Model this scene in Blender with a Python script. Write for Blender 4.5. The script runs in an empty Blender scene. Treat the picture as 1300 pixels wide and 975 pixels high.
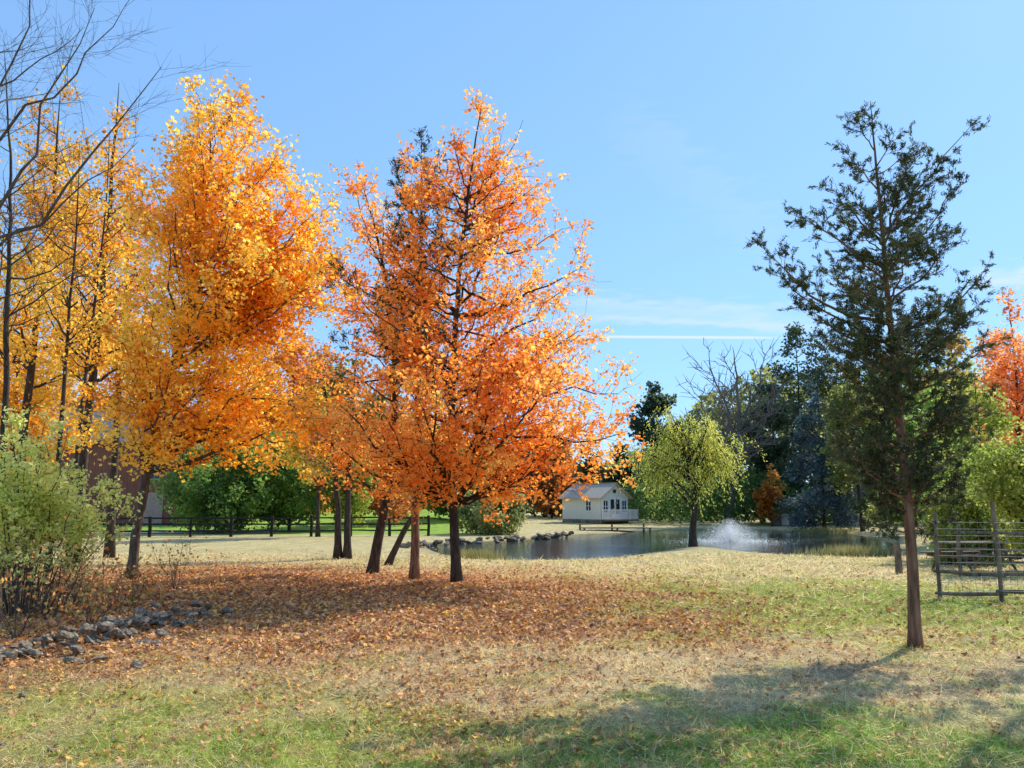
import bpy, bmesh, math, numpy as np
from mathutils import Vector
scene=bpy.context.scene; COL=scene.collection
F=982.0; PITCH=math.atan((640-487.5)/F); CAMZ=1.6
cp,sp=math.cos(PITCH),math.sin(PITCH)
def at(px,py,Y):
    cx=(px-650)/F; cy=(487.5-py)/F; d=cp-cy*sp
    return np.array([cx*Y/d,Y,CAMZ+Y*(sp+cy*cp)/d])
def gp(px,py,z=0.0):
    cx=(px-650)/F; cy=(487.5-py)/F; d=cp-cy*sp
    Y=(z-CAMZ)/((sp+cy*cp)/d); return np.array([cx*Y/d,Y,z])
def sst(x): x=np.clip(x,0,1); return x*x*(3-2*x)
# ---------------------------------------------------------------- mesh builder
class MB:
    def __init__(s): s.v=[];s.f=[];s.c=[];s.n=0
    def add(s,v,f,c=None):
        v=np.asarray(v,float).reshape(-1,3); s.v.append(v)
        if not isinstance(f,list): f=[f]
        for a in f: s.f.append(np.asarray(a,dtype=np.int64)+s.n)
        c=np.ones((len(v),3)) if c is None else np.broadcast_to(np.asarray(c,float),(len(v),3))
        s.c.append(c); s.n+=len(v); return s
TOT=[0]
def build(name,mb,mat,parent=None,smooth=False):
    me=bpy.data.meshes.new(name)
    v=np.concatenate(mb.v) if mb.v else np.zeros((0,3)); c=np.concatenate(mb.c)
    me.vertices.add(len(v)); me.vertices.foreach_set('co',v.astype(np.float32).ravel())
    lt=np.concatenate([np.full(len(a),a.shape[1]) for a in mb.f]); li=np.concatenate([a.ravel() for a in mb.f])
    ls=np.concatenate([[0],np.cumsum(lt)[:-1]]); TOT[0]+=len(lt)
    me.loops.add(len(li)); me.loops.foreach_set('vertex_index',li.astype(np.int32))
    me.polygons.add(len(lt)); me.polygons.foreach_set('loop_start',ls.astype(np.int32)); me.polygons.foreach_set('loop_total',lt.astype(np.int32))
    me.polygons.foreach_set('use_smooth',np.full(len(lt),smooth,dtype=bool))
    ca=me.color_attributes.new('Col','FLOAT_COLOR','POINT')
    ca.data.foreach_set('color',np.hstack([np.clip(c,0,1),np.ones((len(c),1))]).astype(np.float32).ravel())
    me.update(calc_edges=True)
    me.materials.append(mat)
    o=bpy.data.objects.new(name,me); COL.objects.link(o)
    if parent: o.parent=parent
    return o
def tag(o,label,cat=None,group=None,kind=None):
    o['label']=label
    if cat:o['category']=cat
    if group:o['group']=group
    if kind:o['kind']=kind
    return o
def thing(name,label,cat,loc=(0,0,0),rz=0,group=None):
    o=bpy.data.objects.new(name,None); COL.objects.link(o); o.empty_display_size=.2
    o.location=tuple(float(a) for a in loc); o.rotation_euler=(0,0,rz); return tag(o,label,cat,group)
def box(mb,x0,x1,y0,y1,z0,z1,c=None):
    v=[(x,y,z) for x in (x0,x1) for y in (y0,y1) for z in (z0,z1)]
    f=[(0,1,3,2),(4,6,7,5),(0,4,5,1),(2,3,7,6),(0,2,6,4),(1,5,7,3)]
    return mb.add(v,np.array(f),c)
def nrm(a): return a/np.maximum(np.linalg.norm(a,axis=-1,keepdims=True),1e-9)
def tube(mb,pts,r,sides=6,c=None,cap=False):
    pts=np.asarray(pts,float); n=len(pts); r=np.broadcast_to(np.asarray(r,float),(n,))
    t=nrm(np.gradient(pts,axis=0)); m=nrm(t.mean(0)); ref=np.array([1.,0,0]) if abs(m[0])<.7 else np.array([0,0,1.])
    u=nrm(np.cross(t,ref)); w=np.cross(t,u)
    a=np.linspace(0,2*math.pi,sides,endpoint=False)
    ring=pts[:,None]+r[:,None,None]*(np.cos(a)[None,:,None]*u[:,None]+np.sin(a)[None,:,None]*w[:,None])
    i=np.arange(n-1)[:,None]*sides; j=np.arange(sides)[None]; k=(j+1)%sides
    f=np.stack([i+j,i+k,i+sides+k,i+sides+j],-1).reshape(-1,4)
    fl=[f]
    if cap: fl.append(np.arange(sides)[None]+(n-1)*sides); fl.append(np.arange(sides)[None,::-1])
    mb.add(ring.reshape(-1,3),fl,c)
def twigs(mb,A,B,ra,rb,c=None):
    n=len(A)
    if n==0: return
    t=nrm(B-A); ref=np.where(np.abs(t[:,2:3])<.8,np.array([[0,0,1.]]),np.array([[1.,0,0]]))
    u=nrm(np.cross(t,ref)); w=np.cross(t,u); V=np.zeros((n,6,3))
    for k in range(3):
        a=k*2*math.pi/3; d=math.cos(a)*u+math.sin(a)*w; V[:,k]=A+d*ra; V[:,3+k]=B+d*rb
    base=np.arange(n)[:,None]*6
    f=np.concatenate([base+np.array([[k,(k+1)%3,3+(k+1)%3,3+k]]) for k in range(3)])
    mb.add(V.reshape(-1,3),f,c)
def leafquads(mb,P,size,rng,cols,up=.5,asp=.85,dirs=None,spread=.5,fold=.12):
    n=len(P)
    if n==0: return
    N=rng.normal(size=(n,3)); N=nrm(nrm(N)+np.array([0,0,up]))
    a=rng.normal(size=(n,3)) if dirs is None else dirs+rng.normal(size=(n,3))*spread
    a=nrm(a-N*(a*N).sum(1,keepdims=True)); b=np.cross(N,a)
    s=(size*(.6+.8*rng.random(n)))[:,None]
    V=np.stack([P-a*s*.5,P+b*s*asp*.5+N*s*fold,P+a*s*.5,P-b*s*asp*.5+N*s*fold],1)
    mb.add(V.reshape(-1,3),np.arange(4*n).reshape(n,4),np.repeat(cols,4,0))
# ---------------------------------------------------------------- noise
_t=np.random.default_rng(3).random((256,256))
def vn(x,y):
    xi=np.floor(x).astype(int); yi=np.floor(y).astype(int); fx=x-xi; fy=y-yi
    fx=fx*fx*(3-2*fx); fy=fy*fy*(3-2*fy); g=lambda a,b:_t[a%256,b%256]
    return (g(xi,yi)*(1-fx)+g(xi+1,yi)*fx)*(1-fy)+(g(xi,yi+1)*(1-fx)+g(xi+1,yi+1)*fx)*fy
def fbm(x,y,o=4):
    s=0;a=.5;t=0
    for i in range(o): s=s+a*vn(x*2**i+17*i,y*2**i+31*i); t+=a; a*=.5
    return s/t
# ---------------------------------------------------------------- materials
def mat(name):
    m=bpy.data.materials.new(name); m.use_nodes=True; nt=m.node_tree; nt.nodes.clear()
    o=nt.nodes.new('ShaderNodeOutputMaterial'); return m,nt,o
def N(nt,t,**k):
    n=nt.nodes.new(t)
    for a,b in k.items(): setattr(n,a,b)
    return n
def leafmat(name,trans=.45,boost=1.25,rough=.5):
    m,nt,o=mat(name); a=N(nt,'ShaderNodeAttribute',attribute_name='Col')
    p=N(nt,'ShaderNodeBsdfPrincipled'); p.inputs['Roughness'].default_value=rough; p.inputs['Specular IOR Level'].default_value=.25
    nt.links.new(a.outputs['Color'],p.inputs['Base Color'])
    if trans>0:
        tr=N(nt,'ShaderNodeBsdfTranslucent'); mu=N(nt,'ShaderNodeVectorMath',operation='SCALE'); mu.inputs['Scale'].default_value=boost
        nt.links.new(a.outputs['Color'],mu.inputs[0]); nt.links.new(mu.outputs[0],tr.inputs['Color'])
        mx=N(nt,'ShaderNodeMixShader'); mx.inputs[0].default_value=trans
        nt.links.new(p.outputs[0],mx.inputs[1]); nt.links.new(tr.outputs[0],mx.inputs[2]); nt.links.new(mx.outputs[0],o.inputs[0])
    else: nt.links.new(p.outputs[0],o.inputs[0])
    return m
def noisemat(name,c1,c2,scale=5,detail=6,rough=.85,bump=.4,stretch=(1,1,1),c3=None,dist=.02):
    m,nt,o=mat(name); tc=N(nt,'ShaderNodeTexCoord'); mp=N(nt,'ShaderNodeMapping'); mp.inputs['Scale'].default_value=stretch
    nz=N(nt,'ShaderNodeTexNoise'); nz.inputs['Scale'].default_value=scale; nz.inputs['Detail'].default_value=detail; nz.inputs['Roughness'].default_value=.65
    cr=N(nt,'ShaderNodeValToRGB'); e=cr.color_ramp.elements; e[0].position=.33; e[0].color=(*c1,1); e[1].position=.68; e[1].color=(*c2,1)
    if c3 is not None: q=e.new(.52); q.color=(*c3,1)
    p=N(nt,'ShaderNodeBsdfPrincipled'); p.inputs['Roughness'].default_value=rough; p.inputs['Specular IOR Level'].default_value=.25
    b=N(nt,'ShaderNodeBump'); b.inputs['Strength'].default_value=bump; b.inputs['Distance'].default_value=dist
    L=nt.links.new; L(tc.outputs['Object'],mp.inputs[0]); L(mp.outputs[0],nz.inputs[0]); L(nz.outputs[0],cr.inputs[0]); L(nz.outputs[0],b.inputs['Height'])
    L(b.outputs[0],p.inputs['Normal']); L(p.outputs[0],o.inputs[0]); L(cr.outputs[0],p.inputs['Base Color'])
    return m
M={}
M['leaf']=leafmat('leaf_foliage',.55,1.6)
M['needle']=leafmat('needle_foliage',.25,1.2,.6)
M['fallen']=leafmat('fallen_leaf',.12,1.1,.7)
M['grass']=leafmat('grass_blade',.4,1.45,.7)
M['bark']=noisemat('bark_grey_brown',(.045,.034,.026),(.17,.13,.10),14,6,.9,.9,(1,1,.25))
M['barkdark']=noisemat('bark_dark',(.022,.017,.014),(.095,.07,.052),14,6,.9,.9,(1,1,.25))
M['barkred']=noisemat('bark_reddish',(.07,.038,.025),(.36,.20,.12),18,6,.9,1.0,(1,1,.12),dist=.03)
M['barkpale']=noisemat('bark_pale',(.10,.085,.07),(.26,.23,.20),12,6,.9,.6,(1,1,.3))
M['stone']=noisemat('fieldstone',(.09,.065,.045),(.52,.42,.30),6,9,.92,.8,c3=(.22,.175,.125))
M['white']=noisemat('painted_cream_siding',(.80,.75,.64),(.86,.82,.73),4,3,.6,.1)
M['trim']=noisemat('white_trim',(.82,.81,.78),(.88,.87,.84),4,2,.5,.05)
M['roof']=noisemat('shingle_roof',(.42,.33,.25),(.58,.48,.38),9,5,.9,.4)
M['glass']=noisemat('window_glass',(.02,.025,.03),(.05,.06,.07),2,2,.08,0)
M['barn']=noisemat('weathered_red_boards',(.16,.052,.040),(.38,.15,.11),6,5,.85,.5,(6,1,.15))
M['barntrim']=noisemat('faded_pink_trim',(.36,.22,.20),(.48,.34,.30),6,5,.85,.3)
M['barnroof']=noisemat('grey_barn_roof',(.11,.105,.10),(.21,.20,.19),5,4,.9,.2)
M['fence']=noisemat('weathered_fence_wood',(.08,.06,.043),(.30,.23,.165),9,6,.9,.5,(1,1,.3))
M['fencedark']=noisemat('dark_fence_wood',(.015,.013,.012),(.045,.038,.032),9,4,.9,.3)
M['wire']=noisemat('galvanised_wire',(.18,.18,.18),(.3,.3,.3),9,2,.5,0)
M['deck']=noisemat('deck_boards',(.12,.085,.06),(.26,.19,.14),6,4,.85,.3)
M['road']=noisemat('pale_gravel_road',(.40,.39,.37),(.55,.53,.50),3,6,.9,.2)
M['water_drop']=leafmat('white_spray',.5,1.0,.3)
# ---------------------------------------------------------------- terrain
WZ=-0.40
pp=[(548,696),(590,709),(690,712),(765,709),(825,700),(862,695),(884,693),(905,694),(950,700),(1010,704),(1075,708),(1118,708),(1140,698),(1122,688),(1085,680),(1060,674),(900,671),(835,672),(800,677),(740,678),(690,684),(640,687),(590,689),(552,691)]
poly=np.array([gp(a,b,WZ)[:2] for a,b in pp])
for _ in range(2):
    nx=np.roll(poly,-1,0); poly=np.stack([poly*.75+nx*.25,poly*.25+nx*.75],1).reshape(-1,2)
def pond_sd(x,y):
    x=np.asarray(x,float); y=np.asarray(y,float); sh=x.shape; x=x.ravel(); y=y.ravel()
    out=np.full(x.shape,50.0); sel=(y>18)&(y<85)&(np.abs(x)<50)
    X=x[sel];Y=y[sel]; d=np.full(X.shape,1e9); ins=np.zeros(X.shape,bool)
    for i in range(len(poly)):
        a=poly[i-1];b=poly[i]; ab=b-a; t=np.clip(((X-a[0])*ab[0]+(Y-a[1])*ab[1])/(ab@ab+1e-12),0,1)
        d=np.minimum(d,np.hypot(X-a[0]-t*ab[0],Y-a[1]-t*ab[1]))
        c=((a[1]>Y)!=(b[1]>Y)); xx=(b[0]-a[0])*(Y-a[1])/(b[1]-a[1]+1e-12)+a[0]; ins^=c&(X<xx)
    out[sel]=np.where(ins,-d,d); return out.reshape(sh)
def H(x,y,sd=None):
    x=np.asarray(x,float); y=np.asarray(y,float)
    if sd is None: sd=pond_sd(x,y)
    b=-.28*sst((y-16)/11)+.22*sst((y-62)/25)+.05*(fbm(x*.35+9,y*.35,3)-.5)*sst((40-y)/20)*2+1.1*sst((y-50)/36)*sst((0-x)/9)
    b=b+.03*(fbm(x*2.1,y*2.1,3)-.5)*sst((30-y)/10)*2
    out=WZ-.02+(b-WZ+.02)*sst(sd/2.8+.12)
    return np.where(sd>0,out,WZ-.02-.5*np.clip(-sd/1.2,0,1)+.04*sst(1+sd*4))
C_tan=np.array([.72,.57,.31]); C_olive=np.array([.46,.44,.10]); C_green=np.array([.16,.31,.035]); C_brown=np.array([.54,.25,.11]); C_dirt=np.array([.24,.16,.11]); C_lawn=np.array([.33,.50,.08])
def g2(x,y,cx,cy,sx,sy): return np.exp(-((x-cx)/sx)**2-((y-cy)/sy)**2)
def leafdens(x,y):
    wx=x+3.2*(fbm(x*.4+2,y*.4+7,4)-.5)*2; wy=y+2.4*(fbm(x*.45+22,y*.45+1,4)-.5)*2
    d=1.15*g2(wx,wy,-3.4,15.0,4.6,3.8)+1.0*g2(wx,wy,-8,17,6,6)+.45*g2(wx,wy,.6,12.6,2.8,3.0)+.45*g2(wx,wy,-2.6,9.8,3.6,2.6)+.75*g2(x,y,-4.9,9.6,1.1,2.6)
    n=fbm(x*1.3,y*1.3,4); n2=fbm(x*4,y*4+9,3); return np.clip(d*(-.15+1.1*n+1.3*n2),0,1.2)
def gcolor(x,y,sd):
    n=fbm(x*.55+3,y*.55+8,5); n2=fbm(x*2.2,y*2.2+5,4); n3=fbm(x*6+5,y*6,3)
    g=np.clip((n-.42)*2.6,0,1)*.4
    g=g+.85*g2(x,y,-2.4,5.8,2.9,2.2)+.5*g2(x,y,-.8,4.6,2.2,1.0)+1.0*g2(x,y,6.5,13.5,5,3.8)+.9*g2(x,y,3.0,12.5,3.6,3)+.5*g2(x,y,3,5,2,.9)-.5*g2(x,y,1.1,8.2,2.4,1.8)-.35*g2(x,y,5,7.6,2.5,1.2)
    g=np.clip(g+(n2-.5)*1.5+(n3-.5)*.8,0,1)[...,None]
    c=C_tan*(1-g)+C_olive*g
    gg=np.clip(1.1*g2(x,y,2.3,5.3,2.1,1.1)+.4*g2(x,y,-2,5.4,2,1.2)+.6*g2(x,y,5.5,13,4.5,2.5)+(n2-.50)*1.2,0,1)[...,None]*.8
    c=c*(1-gg)+C_green*gg
    dd=np.clip(.9*g2(x,y,-5.5,7.5,1.4,3.5)+.5*g2(x,y,-3.4,4.7,1.6,.5)+.45*g2(x,y,4.0,8.0,2,.7)+(.42-n2)*1.3,0,1)[...,None]*.75
    c=c*(1-dd)+C_dirt*dd
    ld=np.clip(leafdens(x,y),0,1)[...,None]*.78; c=c*(1-ld)+C_brown*ld
    far=sst((y-22)/9)[...,None]; c=c*(1-.55*far)+(C_tan*.75+C_olive*.25)*.55*far
    lw=(sst((y-48)/3)*sst((0-x)/5))[...,None]; c=c*(1-lw)+C_lawn*lw
    bk=np.clip(1-np.abs(sd)/1.1,0,1)[...,None]*.7; c=c*(1-bk)+np.array([.24,.19,.12])*bk
    return c*(.65+.7*n3[...,None])
def spaced(segs):
    out=[segs[0][0]]
    for a,b,s0,s1 in segs:
        p=a
        while p<b: st=s0+(s1-s0)*(p-a)/(b-a); p=min(p+st,b); out.append(p)
    return np.array(out)
ys=spaced([(-900,-20,150,20),(-20,2,4,.5),(2,13,.10,.13),(13,30,.18,.35),(30,72,.38,.7),(72,140,2,8),(140,1500,20,200)])
xp=spaced([(0,8,.10,.15),(8,25,.25,.5),(25,60,.6,4),(60,1400,8,200)]); xs=np.concatenate([-xp[:0:-1],xp])
GX,GY=np.meshgrid(xs,ys); sd=pond_sd(GX,GY); GZ=H(GX,GY,sd); GC=gcolor(GX,GY,sd)
nx_,ny_=len(xs),len(ys); idx=np.arange(nx_*ny_).reshape(ny_,nx_)
gf=np.stack([idx[:-1,:-1],idx[:-1,1:],idx[1:,1:],idx[1:,:-1]],-1).reshape(-1,4)
def groundmat():
    m,nt,o=mat('dry_lawn_ground'); L=nt.links.new
    a=N(nt,'ShaderNodeAttribute',attribute_name='Col'); tc=N(nt,'ShaderNodeTexCoord')
    n1=N(nt,'ShaderNodeTexNoise'); n1.inputs['Scale'].default_value=9; n1.inputs['Detail'].default_value=9; n1.inputs['Roughness'].default_value=.8
    n2=N(nt,'ShaderNodeTexNoise'); n2.inputs['Scale'].default_value=45; n2.inputs['Detail'].default_value=5
    L(tc.outputs['Object'],n1.inputs[0]); L(tc.outputs['Object'],n2.inputs[0])
    r=N(nt,'ShaderNodeMapRange'); r.inputs[1].default_value=.32; r.inputs[2].default_value=.68; r.inputs[3].default_value=.45; r.inputs[4].default_value=1.35
    r2=N(nt,'ShaderNodeMapRange'); r2.inputs[1].default_value=.3; r2.inputs[2].default_value=.7; r2.inputs[3].default_value=.7; r2.inputs[4].default_value=1.25
    mu=N(nt,'ShaderNodeMath',operation='MULTIPLY'); L(n1.outputs[0],r.inputs[0]); L(n2.outputs[0],r2.inputs[0]); L(r.outputs[0],mu.inputs[0]); L(r2.outputs[0],mu.inputs[1])
    s=N(nt,'ShaderNodeVectorMath',operation='SCALE'); L(a.outputs['Color'],s.inputs[0]); L(mu.outputs[0],s.inputs['Scale'])
    p=N(nt,'ShaderNodeBsdfPrincipled'); p.inputs['Roughness'].default_value=.95; p.inputs['Specular IOR Level'].default_value=.1
    b=N(nt,'ShaderNodeBump'); b.inputs['Strength'].default_value=.8; b.inputs['Distance'].default_value=.035
    L(mu.outputs[0],b.inputs['Height']); L(s.outputs[0],p.inputs['Base Color']); L(b.outputs[0],p.inputs['Normal']); L(p.outputs[0],o.inputs[0]); return m
g=MB().add(np.stack([GX,GY,GZ],-1).reshape(-1,3),gf,GC.reshape(-1,3))
o=build('ground',g,groundmat(),smooth=True); tag(o,'lawn of dry grass and fallen leaves sloping to the pond',kind='structure')
def watermat():
    m,nt,o=mat('pond_water'); L=nt.links.new; tc=N(nt,'ShaderNodeTexCoord'); mp=N(nt,'ShaderNodeMapping'); mp.inputs['Scale'].default_value=(1,.7,1)
    n=N(nt,'ShaderNodeTexNoise'); n.inputs['Scale'].default_value=3.0; n.inputs['Detail'].default_value=5
    b=N(nt,'ShaderNodeBump'); b.inputs['Strength'].default_value=.5; b.inputs['Distance'].default_value=.07
    p=N(nt,'ShaderNodeBsdfPrincipled'); p.inputs['Base Color'].default_value=(.06,.075,.065,1); p.inputs['Roughness'].default_value=.04; p.inputs['IOR'].default_value=1.45
    L(tc.outputs['Object'],mp.inputs[0]); L(mp.outputs[0],n.inputs[0]); L(n.outputs[0],b.inputs['Height']); L(b.outputs[0],p.inputs['Normal']); L(p.outputs[0],o.inputs[0]); return m
w=MB(); x0,x1=poly[:,0].min()-.4,poly[:,0].max()+.4; y0,y1=poly[:,1].min()-.4,poly[:,1].max()+.4
w.add([(x0,y0,WZ),(x1,y0,WZ),(x1,y1,WZ),(x0,y1,WZ)],np.array([[0,1,2,3]]))
tag(build('pond_water',w,watermat()),'still pond water reflecting trees and sky',kind='structure')
rd=MB(); xx=np.linspace(-70,-16,80); ya=52+.06*(xx+4)
V=np.concatenate([np.stack([xx,ya+d_,H(xx,ya+d_)+.04],1) for d_ in (0,.8,1.6,2.4)]); k=np.arange(79)
rd.add(V,np.concatenate([np.stack([k+80*j,k+1+80*j,k+81+80*j,k+80+80*j],1) for j in range(3)])); tag(build('road',rd,M['road']),'pale drive behind the black rail fence',kind='structure')
# ---------------------------------------------------------------- trees
def pal(cs): return np.array(cs,float)
def pcol(rng,P,u,palette,bright=.25):
    k=len(palette)-1; u=np.clip(u,0,.9999)*k; i=u.astype(int); f=(u-i)[:,None]
    c=palette[i]*(1-f)+palette[i+1]*f
    return c*(1+bright*(rng.random(len(P))[:,None]*2-1))
def ipath(p,s):
    q=np.linspace(0,1,len(p)); return np.stack([np.interp(s,q,p[:,i]) for i in range(3)],-1)
def smoothpath(p,n):
    p=np.asarray(p,float)
    for _ in range(3):
        q=np.empty((2*(len(p)-1),3)); q[0::2]=p[:-1]*.75+p[1:]*.25; q[1::2]=p[:-1]*.25+p[1:]*.75
        p=np.vstack([p[:1],q,p[-1:]])
    d=np.concatenate([[0],np.cumsum(np.linalg.norm(np.diff(p,axis=0),axis=1))]); t=np.linspace(0,d[-1],n)
    return np.stack([np.interp(t,d,p[:,i]) for i in range(3)],-1)
def envlimbs(rng,trunk,env,n,rise=.6,z0=None,fill=.35,axis=None,jr=(.75,1.1)):
    env=np.array(env,float); zs=env[:,0]; rs=env[:,1]; tz=np.linspace(zs[0],zs[-1],200); w=np.interp(tz,zs,rs)+.12*rs.max(); w/=w.sum()
    L=[]; az=rng.random()*6.28; ax=trunk if axis is None else np.asarray(axis,float)
    for i in range(n):
        zt=rng.choice(tz,p=w); az+=2.4+rng.normal()*.35; r=np.interp(zt,zs,rs)*rng.uniform(*jr)
        if rng.random()<fill: r*=rng.uniform(.35,.75)
        c=np.array([np.interp(zt,ax[:,2],ax[:,0]),np.interp(zt,ax[:,2],ax[:,1])])
        T=np.array([c[0]+r*math.cos(az),c[1]+r*math.sin(az),zt])
        zb=np.clip(zt-rise*r*rng.uniform(.7,1.3),z0 if z0 is not None else trunk[0,2]+.5,trunk[-1,2]*.97)
        S=np.array([np.interp(zb,trunk[:,2],trunk[:,0]),np.interp(zb,trunk[:,2],trunk[:,1]),zb]); L.append((S,T))
    return L
UP=np.array([0,0,1.])
def grow(rng,trunk,tr,limbs,sec=3.,secmax=1.2,twl=.4,twn=5.,leafn=8,jit=.08,upb=.15,sag=.12,twr=.004,lrk=.016,sides=9,seclen=(.25,.45),flat=.55):
    TB=MB();BB=MB(); n=len(trunk); s=np.linspace(0,1,n); Ht=trunk[-1,2]-trunk[0,2]
    r=tr*((1-s)**.85*.93+.05)*(1+.4*np.exp(-s*Ht/.22)); tube(TB,trunk,r,sides,cap=True)
    A=[];B=[];
    for S,T in limbs:
        L=np.linalg.norm(T-S)
        if L<.1: continue
        C=S+(T-S)*.5-UP*sag*L+rng.normal(size=3)*.05*L; t=np.linspace(0,1,8)[:,None]
        p=S*(1-t)**2+2*C*t*(1-t)+T*t*t; p[1:-1]+=rng.normal(size=(6,3))*.018*L
        rs=np.interp(S[2],trunk[:,2],r); r0=min(rs*.7,lrk*L+.006); r1=max(twr,.15*r0)
        tube(BB,p,np.linspace(r0,r1,8),6 if r0>.015 else 4)
        m=int(L*sec)+2; ss=np.sort(rng.uniform(.18,1,m))
        for s_ in ss:
            P0=ipath(p,np.array([s_]))[0]; tg=ipath(p,np.array([min(1,s_+.06)]))[0]-ipath(p,np.array([s_-.06]))[0]; tg=tg/(np.linalg.norm(tg)+1e-9)
            pv=rng.normal(size=3); pv[2]*=flat; pv-=tg*(pv@tg); pv/=np.linalg.norm(pv)+1e-9
            d=tg*.65+pv*.75+UP*(upb+rng.normal()*.12); d/=np.linalg.norm(d)
            l=min(secmax,(seclen[0]+seclen[1]*(1-s_))*L)*rng.uniform(.55,1.15)+.05
            q=P0+d*l*np.linspace(0,1,4)[:,None]; q[1:]+=rng.normal(size=(3,3))*.05*l; q[2:,2]+=np.array([.03,.08])*l*(1 if upb>=0 else -1)
            rr=max(twr*1.2,r0*(1-s_)*.5*.8); tube(BB,q,np.linspace(rr,twr*.8,4),4 if rr>.006 else 3)
            k=max(2,int(l*twn)); tt=rng.uniform(.15,1,k); a=ipath(q,tt)
            dd=nrm(d*.7+rng.normal(size=(k,3))*np.array([.65,.65,.45])+UP*upb); b=a+dd*(twl*rng.uniform(.4,1.2,k))[:,None]
            A.append(a);B.append(b)
        k=max(3,int(L*twn*.4)); tt=rng.uniform(.4,1,k)**.8; a=ipath(p,tt); dd=nrm((T-S)/L*.5+rng.normal(size=(k,3))*.6+UP*upb); A.append(a); B.append(a+dd*(twl*rng.uniform(.4,1,k))[:,None])
    A=np.concatenate(A);B=np.concatenate(B); twigs(BB,A,B,twr,twr*.45)
    P=[];D=[];K=[]
    if leafn>0:
        k=len(A); reps=rng.poisson(leafn,k); ii=np.repeat(np.arange(k),reps); t=rng.random(len(ii))**.7
        P=A[ii]+(B[ii]-A[ii])*t[:,None]+rng.normal(size=(len(ii),3))*jit; D=nrm(B[ii]-A[ii]); K=rng.random(k)[ii]
    return TB,BB,P,D,K
def clump(P,f=.9): return (fbm(P[:,0]*f+P[:,2]*.63*f+50,P[:,2]*f+P[:,1]*.8*f+50,3)-.25)*2
def assemble(name,label,cat,group,base,TB,BB,CB,bark,leafm):
    t=thing(name,label,cat,(0,0,0),0,group); t.location=tuple(float(a) for a in base)
    for nm,mb,m,sm in (('trunk',TB,bark,True),('branches',BB,bark,True),('crown',CB,leafm,False)):
        if mb is not None and mb.n:
            mb.v=[v-np.array(base)[None] for v in mb.v]; build(nm,mb,m,t,sm)
    return t
def detree(seed,name,label,cat,group,trunkpts,tr,env,nl,palette,leaf=.09,rise=.6,z0=None,bark='bark',extra=(),up=.6,n_=24,fill=.35,axis=None,jr=(.75,1.1),uw=(.5,.3,.35),leafm='leaf',asp=.85,along=False,spread=.35,wob=.12,**kw):
    rng=np.random.default_rng(seed); tk=smoothpath(trunkpts,n_)
    tk[2:-1,:2]+=rng.normal(size=(n_-3,2))*tr*wob
    lm=envlimbs(rng,tk,env,nl,rise,z0,fill,axis,jr)
    for (zb,T) in extra:
        S=np.array([np.interp(zb,tk[:,2],tk[:,0]),np.interp(zb,tk[:,2],tk[:,1]),zb]); lm.append((S,np.asarray(T,float)))
    TB,BB,P,D,K=grow(rng,tk,tr,lm,**kw); CB=MB()
    if len(P):
        u=uw[0]*clump(P)+uw[1]*K+uw[2]*rng.random(len(P))-.1
        c=pcol(rng,P,u,palette); leafquads(CB,P,leaf,rng,c,up,asp,D if along else None,spread)
    else: CB=None
    return assemble(name,label,cat,group,tk[0],TB,BB,CB,M[bark],M[leafm])
P_gold=pal([(.52,.20,.02),(.84,.41,.035),(.92,.56,.06),(.94,.70,.14)])
P_orange=pal([(.50,.15,.025),(.78,.28,.045),(.88,.40,.07),(.91,.56,.14)])
P_rust=pal([(.22,.09,.035),(.44,.18,.055),(.62,.31,.10)])
P_green=pal([(.06,.12,.025),(.14,.24,.05),(.28,.38,.08)])
P_dkgreen=pal([(.022,.04,.02),(.05,.085,.035),(.11,.15,.06)])
P_yg=pal([(.15,.21,.04),(.34,.40,.07),(.58,.58,.14)])
P_olive=pal([(.12,.14,.04),(.26,.28,.08),(.42,.41,.13)])
P_red=pal([(.50,.17,.06),(.72,.30,.10),(.84,.46,.16)])
P_cedar=pal([(.035,.048,.020),(.085,.11,.040),(.20,.215,.08)])
P_blue=pal([(.03,.055,.06),(.07,.11,.12),(.14,.20,.20)])
P_yel=pal([(.42,.32,.04),(.65,.50,.08),(.80,.62,.12)])
def tp(lst,D): return np.array([at(a,b,D+(c[0] if c else 0)) for a,b,*c in lst])
def basept(px,py,z=None):
    p=gp(px,py,-.02); p[2]=float(H(p[0],p[1]))-.05; return p
zz=lambda y,D: at(650,y,D)[2]; mp_=lambda px,D: px/F*D*1.0
# --- central orange maple
b=basept(580,741); D=b[1]
tk=np.vstack([b,tp([(577,680),(571,600),(573,500),(578,420),(588,300),(600,200),(612,128)],D)])
env=[(zz(612,D),mp_(90,D)),(zz(575,D),mp_(155,D)),(zz(520,D),mp_(185,D)),(zz(450,D),mp_(160,D)),(zz(340,D),mp_(135,D)),(zz(250,D),mp_(105,D)),(zz(180,D),mp_(60,D)),(zz(128,D),mp_(10,D))]
ex=[(zz(470,D),at(785,500,D)),(zz(540,D),at(795,548,D-.6)),(zz(590,D),at(770,588,D+.5)),(zz(610,D),at(700,615,D-.8)),(zz(400,D),at(745,335,D)),(zz(330,D),at(715,290,D+.4)),(zz(280,D),at(664,152,D)),(zz(500,D),at(735,420,D-.5)),(zz(600,D),at(440,560,D-.8)),(zz(240,D),at(575,165,D)),(zz(400,D),at(480,300,D+.3)),(zz(360,D),at(690,380,D+1.2)),(zz(560,D),at(620,590,D-2.2)),(zz(450,D),at(700,470,D-.9)),(zz(420,D),at(680,430,D-.4)),(zz(300,D),at(640,270,D-.6))]
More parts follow.
